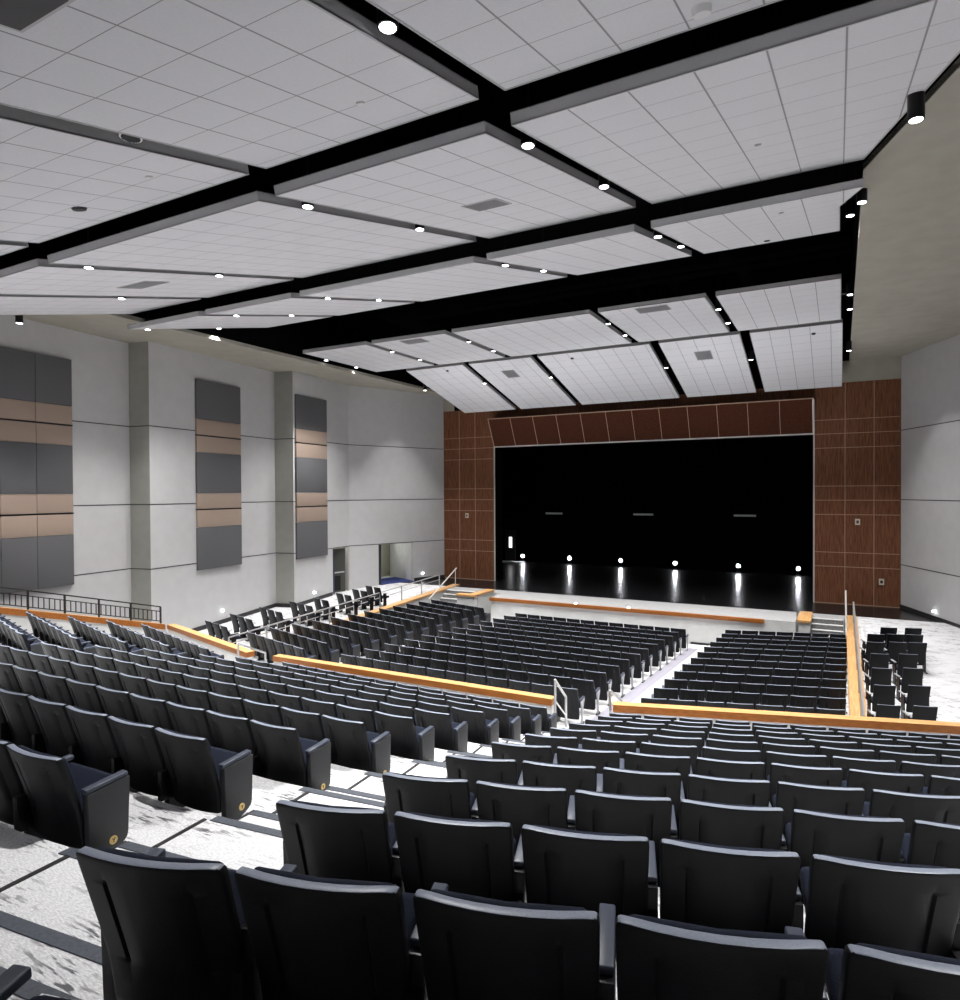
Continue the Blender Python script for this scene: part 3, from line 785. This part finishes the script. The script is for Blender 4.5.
def sdist(i, pt): return (Vector(pt) - Vector(LW[i])).length
apanel(LW[0], LW[1], sdist(0, (-20.75, 7.9)), sdist(0, (-21.19, 12.15)), -2.84, B, 'widest striped acoustic panel on the left wall, at the photo edge', seams=(1.05, 2.1, 3.13))
apanel(LW[2], LW[3], sdist(2, (-20.77, 16.38)), sdist(2, (-21.01, 18.64)), -2.84, B, 'middle striped acoustic panel on the left wall between two piers')
apanel(LW[4], LW[5], sdist(4, (-20.35, 21.0)), sdist(4, (-20.57, 23.17)), -2.80, B, 'narrow striped acoustic panel on left wall nearest the stage')

# ------------------------------------------------------------------ proscenium
YS = 30.32; X0, X1 = -15.60, -0.93; ZO = 2.30
mb = MB()
mb.box(-21.2, X0, YS, YS + .8, -7, 4.3, M['brown']); mb.box(X1, 2.12, YS, YS + .8, -7, 4.3, M['brown'])
mb.box(X0, X1, YS, YS + .8, ZO + 0.0, 4.3, M['brown'])
struct(mb.build('wall_stage'))
mb = MB(); mb.box(-22, -18.0, YS + .02, YS + .7, 4.3, ZT + .02, M['soffit']); mb.box(-.2, 4.5, YS + .02, YS + .7, 4.3, ZT + .02, M['soffit'])
mb.box(-18.0, -.2, YS + .02, YS + .7, 4.3, 8, M['plenum']); struct(mb.build('wall_stage_upper'))
mb = MB(); mb.box(X0 - .03, X0 + .004, YS + .02, YS + .86, -4.59, ZO, M['stageblack']); mb.box(X1 - .004, X1 + .03, YS + .02, YS + .86, -4.59, ZO, M['stageblack'])
mb.box(X0, X1, YS + .02, YS + .86, ZO - .01, ZO + .03, M['stageblack']); struct(mb.build('trim_60'))
mb = MB()     # pale seams
zj = [2.8424, 2.2768, 1.707, 0.1645, -0.4058, -0.9844, -2.5097, -3.0818]
def seam(x0, x1, z0, z1): mb.box(x0, x1, YS - .008, YS + .01, z0, z1, M['brownseam'])
for a, b, vx in ((-18.64, X0, (-17.69, -16.74)), (X1, 2.06, (.19, 1.19))):
    for z in zj: seam(a, b, z - .012, z + .012)
    for x in vx: seam(x - .012, x + .012, -4.59, 4.28)
    seam(a, b, -4.60, -4.56)
struct(mb.build('trim_61'))
mb = MB(); mb.box(X0 - .035, X0 + .02, YS - .03, YS + .02, -4.6, ZO, M['metaltrim']); mb.box(X1 - .02, X1 + .035, YS - .03, YS + .02, -4.6, 3.7, M['metaltrim'])
mb.box(-18.70, -18.66, YS - .03, YS + .02, -4.6, 4.3, M['metaltrim']); struct(mb.build('trim_62'))
# leaning veneer header
r = empty('proscenium_header', (X0, YS, ZO), 0, 'leaning brown veneer header of twelve panels above the stage opening', 'header')
HH = 1.36; LEAN = .70; w = X1 - X0 - .02
sh = lambda z: -LEAN * z / HH
mb = MB()
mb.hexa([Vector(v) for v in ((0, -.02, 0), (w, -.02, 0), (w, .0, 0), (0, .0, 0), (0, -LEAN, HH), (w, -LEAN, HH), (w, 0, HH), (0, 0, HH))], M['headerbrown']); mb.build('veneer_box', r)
for i in range(0, 13):
    mb = MB(); x = w * i / 12; t = .02 if i in (0, 12) else .010
    mb.hexa([Vector(v) for v in ((x - t, -.034, 0), (x + t, -.034, 0), (x + t, -.02, 0), (x - t, -.02, 0), (x - t, -LEAN - .012, HH), (x + t, -LEAN - .012, HH), (x + t, -LEAN, HH), (x - t, -LEAN, HH))], M['brownseam']); mb.build('seam', r)
mb = MB(); mb.box(-.02, w + .02, -.05, .0, -.03, .03, M['metaltrim']); mb.box(-.02, w + .02, -LEAN - .03, -LEAN + .01, HH - .01, HH + .03, M['brownseam']); mb.build('edge_trim', r)
mb = MB(); mb.hexa([Vector(v) for v in ((w - .01, -.05, 0), (w + .03, -.05, 0), (w + .03, .0, 0), (w - .01, 0, 0), (w - .01, -LEAN - .03, HH), (w + .03, -LEAN - .03, HH), (w + .03, 0, HH), (w - .01, 0, HH))], M['metaltrim']); mb.build('end_trim', r)
# stage house
mb = MB(); mb.box(-21, 4, 40.0, 40.3, -4.6, 8, M['stageblack']); mb.box(-21.3, -21, 31.1, 40.3, -4.6, 8, M['stageblack']); mb.box(4, 4.3, 31.1, 40.3, -4.6, 8, M['stageblack'])
mb.box(-21.3, 4.3, 31.1, 40.3, 7.6, 8, M['stageblack']); struct(mb.build('wall_back_of_stage'))
for i, x in enumerate((-18.25, -15.0, -11.7, -8.45, -4.98, -1.95)):
    r = empty('stage_floor_light', (x, 39.5, -4.59), 0, f'small glowing work light at the stage back, {ORD[i+1]} from the left', 'light', 'glowing work lights along the stage back')
    mb = MB(); mb.tube((0, 0, 0), (0, 0, .26), .03, M['frame']); mb.tube((0, 0, 0), (0, 0, .03), .12, M['frame'], 16); mb.build('stand', r)
    mb = MB(); mb.tube((0, .04, .37), (0, -.06, .37), .10, M['frame'], 16); mb.build('housing', r)
    lm = mat('stage_light_lens', (1, 1, 1), .5, emit=(.93, .95, 1), estr=140)
    mb = MB(); mb.tube((0, -.06, .37), (0, -.10, .37), .09, lm, 16, r2=.07); mb.build('lens', r)
for i, (a, b) in enumerate(((-16.81, -15.67), (-11.04, -9.85), (-5.28, -4.11))):
    mb = MB(); mb.box(a, b, 39.9, 39.97, -1.47, -1.36, M['strip'])
    tag(mb.build('wall_strip'), ['thin grey strip high on black stage back wall, left of three', 'thin grey strip on black stage back wall, middle of three', 'thin grey strip on black stage back wall, right of three'][i], 'strip', 'grey strips on the back wall')
mb = MB(); mb.box(-19.72, -18.95, 39.8, 39.88, -4.59, -2.55, M['base']); mb.box(-19.40, -19.20, 39.77, 39.8, -3.72, -3.02, M['glow'])
tag(mb.build('lit_door_window'), 'dark backstage door with a bright narrow window at far left of stage', 'door')
mb = MB(); mb.box(-19.6, -17.95, 38.4, 39.2, -4.59, -4.54, M['apron']); tag(mb.build('stage_platform', bevel=.01), 'small low pale platform on the stage floor at far left', 'platform')
for i, (x, z, lab) in enumerate(((.63, -1.27, 'square ivory wall plate higher on right veneer wall'), (1.45, -3.61, 'small ivory switch plate low on right veneer wall'), (-17.24, -1.24, 'small ivory plate on left veneer wall'))):
    mb = MB(); mb.box(x - .09, x + .09, YS - .03, YS - .001, z - .12, z + .12, M['plate']); mb.box(x - .045, x + .045, YS - .036, YS - .03, z - .06, z + .06, M['door'] if i != 1 else M['frame'])
    tag(mb.build('wall_plate', bevel=.003), lab, 'wall plate')

# ------------------------------------------------------------------ ceiling: soffit, plenum
mb = MB()
rs = [(.33, YS + .1), (.33, 12.4), (1.30, 9.9), (2.8, 6.0), (2.8, -6)]
outer = [(5.2, -6), (5.2, YS + .1)]
mb.prism(rs + outer, ZT, ZT + .12, M['soffit'])
mb.prism([(-22.6, -6), (-18.45, -6), (-18.45, 6), (-18.35, YS + .1), (-22.6, YS + .1)], ZT, ZT + .12, M['soffit'])
struct(mb.build('ceiling_soffit'))
mb = MB()
for a, b in zip(rs, rs[1:]):
    P = Vector(a); Q = Vector(b); d = (Q - P).normalized(); n = Vector((-d.y, d.x)) * .05
    mb.prism([(a[0], a[1]), (b[0], b[1]), (b[0] + n.x, b[1] + n.y), (a[0] + n.x, a[1] + n.y)], ZT + .02, 8, M['plenum'])
mb.box(-18.5, -18.42, -6, YS, ZT + .12, 8, M['plenum'])
mb.box(-22.6, 5.2, -6, YS + .1, 7.9, 8.0, M['plenum']); struct(mb.build('ceiling'))
mb = MB(); mb.box(-22.6, 5.2, -6.2, -6, -3, 8, M['wall']); struct(mb.build('wall_rear'))

# ------------------------------------------------------------------ ceiling clouds
COLS = [(0.0, -3.0), (-3.30, -6.35), (-6.65, -11.45), (-11.75, -14.80), (-15.10, -18.10)]
CN = ['rightmost', 'second from right', 'middle', 'second from left', 'leftmost']
def cloud(pts, y0, z0, slope, lab, th=.13, org=None):
    # pts: xy polygon (ccw from below irrelevant); slab whose underside passes (y0, z0) with given slope
    ox = org if org is not None else pts[0][0]
    ang = math.atan(slope)
    r = empty('ceiling_cloud', (ox, y0, z0), 0, lab, 'ceiling panel', 'white tiled ceiling clouds'); r.rotation_euler = (ang, 0, 0)
    k = 1 / cos(ang); loc = [((x - ox), (y - y0) * k) for x, y in pts]
    # orientation
    ar = sum(loc[i][0] * loc[(i + 1) % len(loc)][1] - loc[(i + 1) % len(loc)][0] * loc[i][1] for i in range(len(loc)))
    if ar < 0: loc = loc[::-1]
    mb = MB(); mb.prism(loc, .006, .02, M['tile']); mb.build('tile_field', r)
    cx = sum(p[0] for p in loc) / len(loc); cy = sum(p[1] for p in loc) / len(loc)
    mb = MB(); n = len(loc)
    def ins(p, t):
        dx, dy = cx - p[0], cy - p[1]; return (p[0] + math.copysign(t, dx), p[1] + math.copysign(t, dy))
    inn = [ins(p, .02) for p in loc]
    for i in range(n):
        a, b = loc[i], loc[(i + 1) % n]; c, d = inn[(i + 1) % n], inn[i]
        mb.prism([a, b, c, d], 0, th, M['cloudedge'])
    mb.prism(loc, th - .01, th, M['plenum'])
    mb.build('edge_band', r)
    return r
RN = ['nearest ceiling row overhead', 'second ceiling row', 'third ceiling row', 'fourth flat ceiling row', 'last ceiling row sloping down to the stage']
# T1
for i, (a, b) in enumerate(COLS):
    y0, y1 = -1.2, 6.10; s = .24; z = 4.08 - s * (y1 - y0)
    a_ = a + (2.4 if i == 0 else 0)
    cloud([(a_, y0), (b, y0), (b, y1), (a_ - (1.0 if i == 0 else 0), y1)], y0, z, s, f'{CN[i]} white tiled cloud of the {RN[0]}', org=b if i == 0 else a)
for i, (a, b) in enumerate(COLS):
    y0, y1 = 6.25, 12.15; z = 3.80; s = .24
    pts = [(a, y0), (b, y0), (b, y1), (a, y1)] if i else [(1.25, y0), (b, y0), (b, y1), (.33, y1)]
    cloud(pts, y0, z, s, f'{CN[i]} white tiled cloud of the {RN[1]}', org=b if i == 0 else a)
for i, (a, b) in enumerate(COLS):
    y0, y1 = 12.05, 17.4; z = 4.75; s = .225
    pts = [(a, y0), (b, y0), (b, y1), (a, y1)] if i else [(.33, y0), (b, y0), (b, y1), (0, y1), (.0, y0 + 1.6)]
    cloud(pts, y0 + .2, z + .045, s, f'{CN[i]} white tiled cloud of the {RN[2]}', org=b if i == 0 else a)
for i, (a, b) in enumerate(COLS):
    cloud([(a + .03, 19.15), (b, 19.15), (b, 23.75), (a + .03, 23.75)], 19.15, 5.35, 0.0, f'{CN[i]} white tiled cloud of the {RN[3]}', org=b)
C5 = [(.08, -2.70), (-3.02, -5.78), (-6.11, -10.55), (-10.85, -13.68), (-13.97, -16.85)]
for i, (a, b) in enumerate(C5):
    cloud([(a, 24.25), (b, 24.25), (b, 29.45), (a, 29.45)], 24.25, 5.36, -.255, f'{CN[i]} white tiled cloud of the {RN[4]}', org=b)

def zcloud(x, y):
    if y < 6.2: return 4.08 - .24 * (6.10 - y)
    if y < 12.1: return 3.80 + .24 * (y - 6.25)
    if y < 17.5: return 4.75 + .225 * (y - 12.05)
    if y < 24: return 5.35
    return 5.36 - .255 * (y - 24.25)
def slope_at(y): return .24 if y < 12.1 else (.225 if y < 17.5 else (0 if y < 24 else -.255))
# grilles and detectors on the clouds
def ceil_item(name, x, y, w, l, m, lab, cat, roundd=False, h=.02, grp=None):
    r = empty(name, (x, y, zcloud(x, y)), 0, lab, cat, grp); r.rotation_euler = (math.atan(slope_at(y)), 0, 0)
    mb = MB()
    if roundd:
        mb.tube((0, 0, .006), (0, 0, -h), w / 2, m, 20, r2=w / 2 * .85)
        mb.build('body', r)
    else:
        mb.box(-w / 2, w / 2, -l / 2, l / 2, -.006, .008, M['cloudedge']); mb.build('frame', r)
        mb = MB(); mb.box(-w / 2 + .03, w / 2 - .03, -l / 2 + .03, l / 2 - .03, -.010, -.005, m); mb.build('louvre', r)
for x, y, w, l, mm, lab in ((-4.72, 2.28, .64, .64, M['darkgrille'], 'large dark return opening in the ceiling cloud at photo top left'),
        (-4.91, 9.32, .60, .60, M['grille'], 'grey ceiling grille in second row cloud above middle of hall'),
        (-13.18, 9.13, .95, .60, M['grille'], 'wide grey ceiling grille in second row cloud near left wall'),
        (-4.83, 19.62, .95, .60, M['grille'], 'grey ceiling grille at back edge of fourth row, right of centre'),
        (-13.24, 19.6, .95, .60, M['grille'], 'grey ceiling grille at back edge of fourth row, left side'),
        (-4.43, 25.6, .6, .75, M['grille'], 'grey ceiling grille in the sloping last row, right of centre'),
        (-12.34, 25.55, .6, .75, M['grille'], 'grey ceiling grille in the sloping last row, left of centre')):
    ceil_item('ceiling_grille', x, y, w, l, mm, lab, 'grille')
for x, y, w, h, mm, lab, nm in ((-1.01, 5.75, .17, .05, M['device'], 'round white smoke detector at the top of the photo', 'smoke_detector'),
        (-9.18, 5.42, .20, .02, M['base'], 'dark round recessed detector near left ceiling gap', 'smoke_detector'),
        (-4.21, 5.29, .09, .012, M['device'], 'tiny white sprinkler cover left of the front overhead gap', 'sprinkler_cover'),
        (-7.43, 5.24, .09, .012, M['device'], 'tiny white sprinkler cover on the nearest middle cloud', 'sprinkler_cover'),
        (-.77, 24.8, .14, .02, M['base'], 'small dark round speaker in the sloping rightmost cloud', 'ceiling_speaker'),
        (-14.96, 24.65, .14, .02, M['base'], 'small dark round speaker in the sloping leftmost cloud', 'ceiling_speaker'),
        (-9.26, 24.72, .14, .02, M['base'], 'small dark round speaker in the sloping middle cloud', 'ceiling_speaker'),
        (-1.5, 16.9, .14, .02, M['base'], 'small dark round speaker at the front of third row rightmost cloud', 'ceiling_speaker'),
        (-.93, 13.13, .09, .012, M['cloudedge'], 'tiny grey sprinkler cover on third row rightmost cloud', 'sprinkler_cover'),
        (-.96, 9.57, .09, .012, M['cloudedge'], 'tiny grey sprinkler cover on second row rightmost cloud', 'sprinkler_cover')):
    ceil_item(nm, x, y, w, w, mm, lab, 'detector' if 'detector' in nm else nm.split('_')[-1], True, h)
# pendant downlights in the gaps
def spot(x, y, z, power, size=92, blend=.8, rot=(0, 0, 0), color=(1, .985, .96), r=.06):
    l = bpy.data.lights.new('lamp', 'SPOT'); l.energy = power; l.spot_size = radians(size); l.spot_blend = blend; l.shadow_soft_size = r; l.color = color
    o = bpy.data.objects.new('lamp', l); col.objects.link(o); o.location = (x, y, z); o.rotation_euler = rot; return o
PW = 1500
UP = 0.42
EXPO = -0.12
mhous = MB(); mhous.tube((0, 0, 0), (0, 0, .32), .085, M['frame'], 20)
mhous = mhous.mesh('housing'); mst = MB(); mst.tube((0, 0, .32), (0, 0, 1.6), .012, M['frame'], 8); mst = mst.mesh('stem')
mlens = MB(); mlens.tube((0, 0, -.002), (0, 0, .01), .068, M['lens'], 20); mlens = mlens.mesh('lens')
gapx = {-3.15: 'first gap from the right', -6.5: 'second gap from the right', -11.6: 'third gap from the right', -14.95: 'fourth gap from the right', -18.22: 'left edge gap', .2: 'right edge gap'}
def pendant(x, y, z, lab, power=PW, lit=True):
    r = empty('pendant_downlight', (x, y, z), 0, lab, 'light', 'black pendant downlights in the ceiling gaps')
    link('housing', mhous, r); link('stem', mst, r); link('lens', mlens, r)
    if power: spot(x, y, z - .03, power)
rowy = [(4.31, 3.68, 'nearest row'), (7.0, 3.97, 'second row, rear'), (9.8, 4.62, 'second row, front'), (13.2, 5.0, 'third row, rear'), (15.35, 5.5, 'third row, front'), (20.6, 5.34, 'fourth row, rear'), (22.5, 5.36, 'fourth row, front')]
for gx, gl in gapx.items():
    for y, z, rl in rowy:
        x = gx
        if gx == .2:
            if y < 6: x = 1.9
            elif y < 8: continue
            elif y < 12: x, y, z = .75, 8.95, 4.16
            elif y < 14: x, z = .33, 4.94
            elif y < 16: x, z = .18, 5.52
            elif y < 21: x, z = .24, 5.28
            else: x, z = .26, 5.34
        if gx == -18.22:
            if y < 8: continue
            if y < 12: y, z = 9.21, 4.32
            elif y < 14: y, z = 12.75, 4.91
        if gx == -6.5 and y < 6: continue
        pendant(x, y, z, f'lit black pendant downlight, {gl}, {rl}', PW * (1.0 if y < 16 else .9))
for i, (x, y) in enumerate(((-2.87, 26.2), (-5.95, 26.25), (-10.7, 26.0), (-13.83, 25.95), (-17.2, 26.3), (.278, 26.2))):
    pendant(x, y, 4.80, f'lit black pendant downlight beside the sloping last row, {ORD[i+1] if i<5 else "at the right edge"}{" gap counted from the right" if i<5 else ""}', PW * .7)
r = empty('pendant_downlight', (-6.5, 4.38, 3.72), 0, 'unlit louvred downlight in the long gap at upper left', 'light'); link('housing', mhous, r)
mb = MB()
mb.tube((0, 0, -.01), (0, 0, .01), .11, M['device'], 24); mb.build('bezel', r)
mb = MB()
for i in range(-3, 4): mb.box(i * .025 - .006, i * .025 + .006, -sqrt(.09 ** 2 - (i * .025) ** 2), sqrt(.09 ** 2 - (i * .025) ** 2), -.02, -.008, M['base'])
mb.build('louvre', r)
# wall step lights
for i, (x, y, z, a, lab) in enumerate(((-20.86, 17.62, -4.52, 0, 'small bright step light low on left wall beside terrace chairs'), (-20.44, 22.24, -4.42, 0, 'small bright step light on left wall just before the exit door'),
                                (-19.16, 28.97, -4.24, -.37, 'small bright step light on left wall beyond the open doorway'), (2.93, 28.15, -4.30, .4, 'small bright step light low on the right wall'))):
    r = empty('wall_step_light', (x, y, z), a, lab, 'light', 'small step lights on the side walls')
    mb = MB(); mb.box(-.030, .030, -.04, .04, -.028, .028, M['device']); mb.build('housing', r, bevel=.004)
    mb = MB(); mb.box(-.04, .04, -.045, .045, -.03, .03, M['lens']); mb.build('lens', r)
for i, x in enumerate((-9.5, -7.3)):
    mb = MB(); mb.tube((x, 25.66, -4.6), (x, 25.66, -4.56), .05, M['lens'], 12)
    tag(mb.build('apron_marker_light'), ['small bright marker light on apron edge, left of the pair', 'small bright marker light on apron edge, right of the pair'][i], 'light', 'marker lights on the apron edge')

# wall washers near the stage end (scallops of light on the side walls)
def aim(o, tgt):
    o.rotation_euler = (Vector(tgt) - o.location).to_track_quat('-Z', 'Y').to_euler()
o = spot(-17.3, 26.2, 4.7, 260, 62, .5); aim(o, (-19.8, 27.5, -1.5))
o = spot(.6, 26.0, 4.7, 260, 62, .5); aim(o, (3.3, 27.5, -1.5))
for y in (9, 13.5, 17.5, 21.5):
    o = spot(-17.9, y, 4.6, 90, 75, .9); aim(o, (-21, y + .3, -3.6))
for p_, e_ in (((-21.6, 24.2, -2.8), 9), ((-21.2, 28.0, -2.8), 30)):
    l_ = bpy.data.lights.new('vestibule_lamp', 'POINT'); l_.energy = e_; l_.shadow_soft_size = .05
    o_ = bpy.data.objects.new('vestibule_lamp', l_); col.objects.link(o_); o_.location = p_
# added fill spots, unseen among the seats, brightening the clouds from below
for (x, y, z, p) in ((-2.2, 3.0, -1.2, 60), (-9, 3.0, -1.2, 90), (-16, 4.0, -1.6, 70), (-3, 9.5, -2.6, 150), (-9.5, 9.5, -2.6, 160), (-16, 9.5, -2.8, 130),
                     (-2.0, 16, -3.6, 330), (-8.5, 16, -3.6, 360), (-15, 16, -3.8, 260), (-2.2, 22.5, -4.2, 1100), (-8.5, 22.5, -4.2, 1200), (-14.5, 22.5, -4.2, 950)):
    l = spot(x, y, z, p * UP, 125, 1.0, (pi, 0, 0), (.97, .98, 1.0), .25); l.name = 'uplight'
for x in (-2, -7, -12, -16):  # more added fill, aimed up at the sloping last ceiling row
    l = spot(x, 19.5, -3.6, 1100, 60, 1.0, (0, 0, 0), (.97, .98, 1.0), .25); aim(l, (x, 26.8, 4.6)); l.name = 'uplight'
def area(loc, tgt, sx, sy, power):
    l = bpy.data.lights.new('rear_lamp', 'AREA'); l.shape = 'RECTANGLE'; l.size = sx; l.size_y = sy; l.energy = power; l.color = (.95, .97, 1)
    o = bpy.data.objects.new('rear_lamp', l); col.objects.link(o); o.location = loc; aim(o, tgt); return o
area((-7, -4.5, 2.0), (-7, 12, -4), 12, 1.2, 70)
w = bpy.data.worlds.new('world'); bpy.context.scene.world = w; w.use_nodes = True
w.node_tree.nodes['Background'].inputs[0].default_value = (.7, .75, .8, 1); w.node_tree.nodes['Background'].inputs[1].default_value = .05
sc = bpy.context.scene
sc.view_settings.view_transform = 'Standard'; sc.view_settings.look = 'None'; sc.view_settings.exposure = EXPO
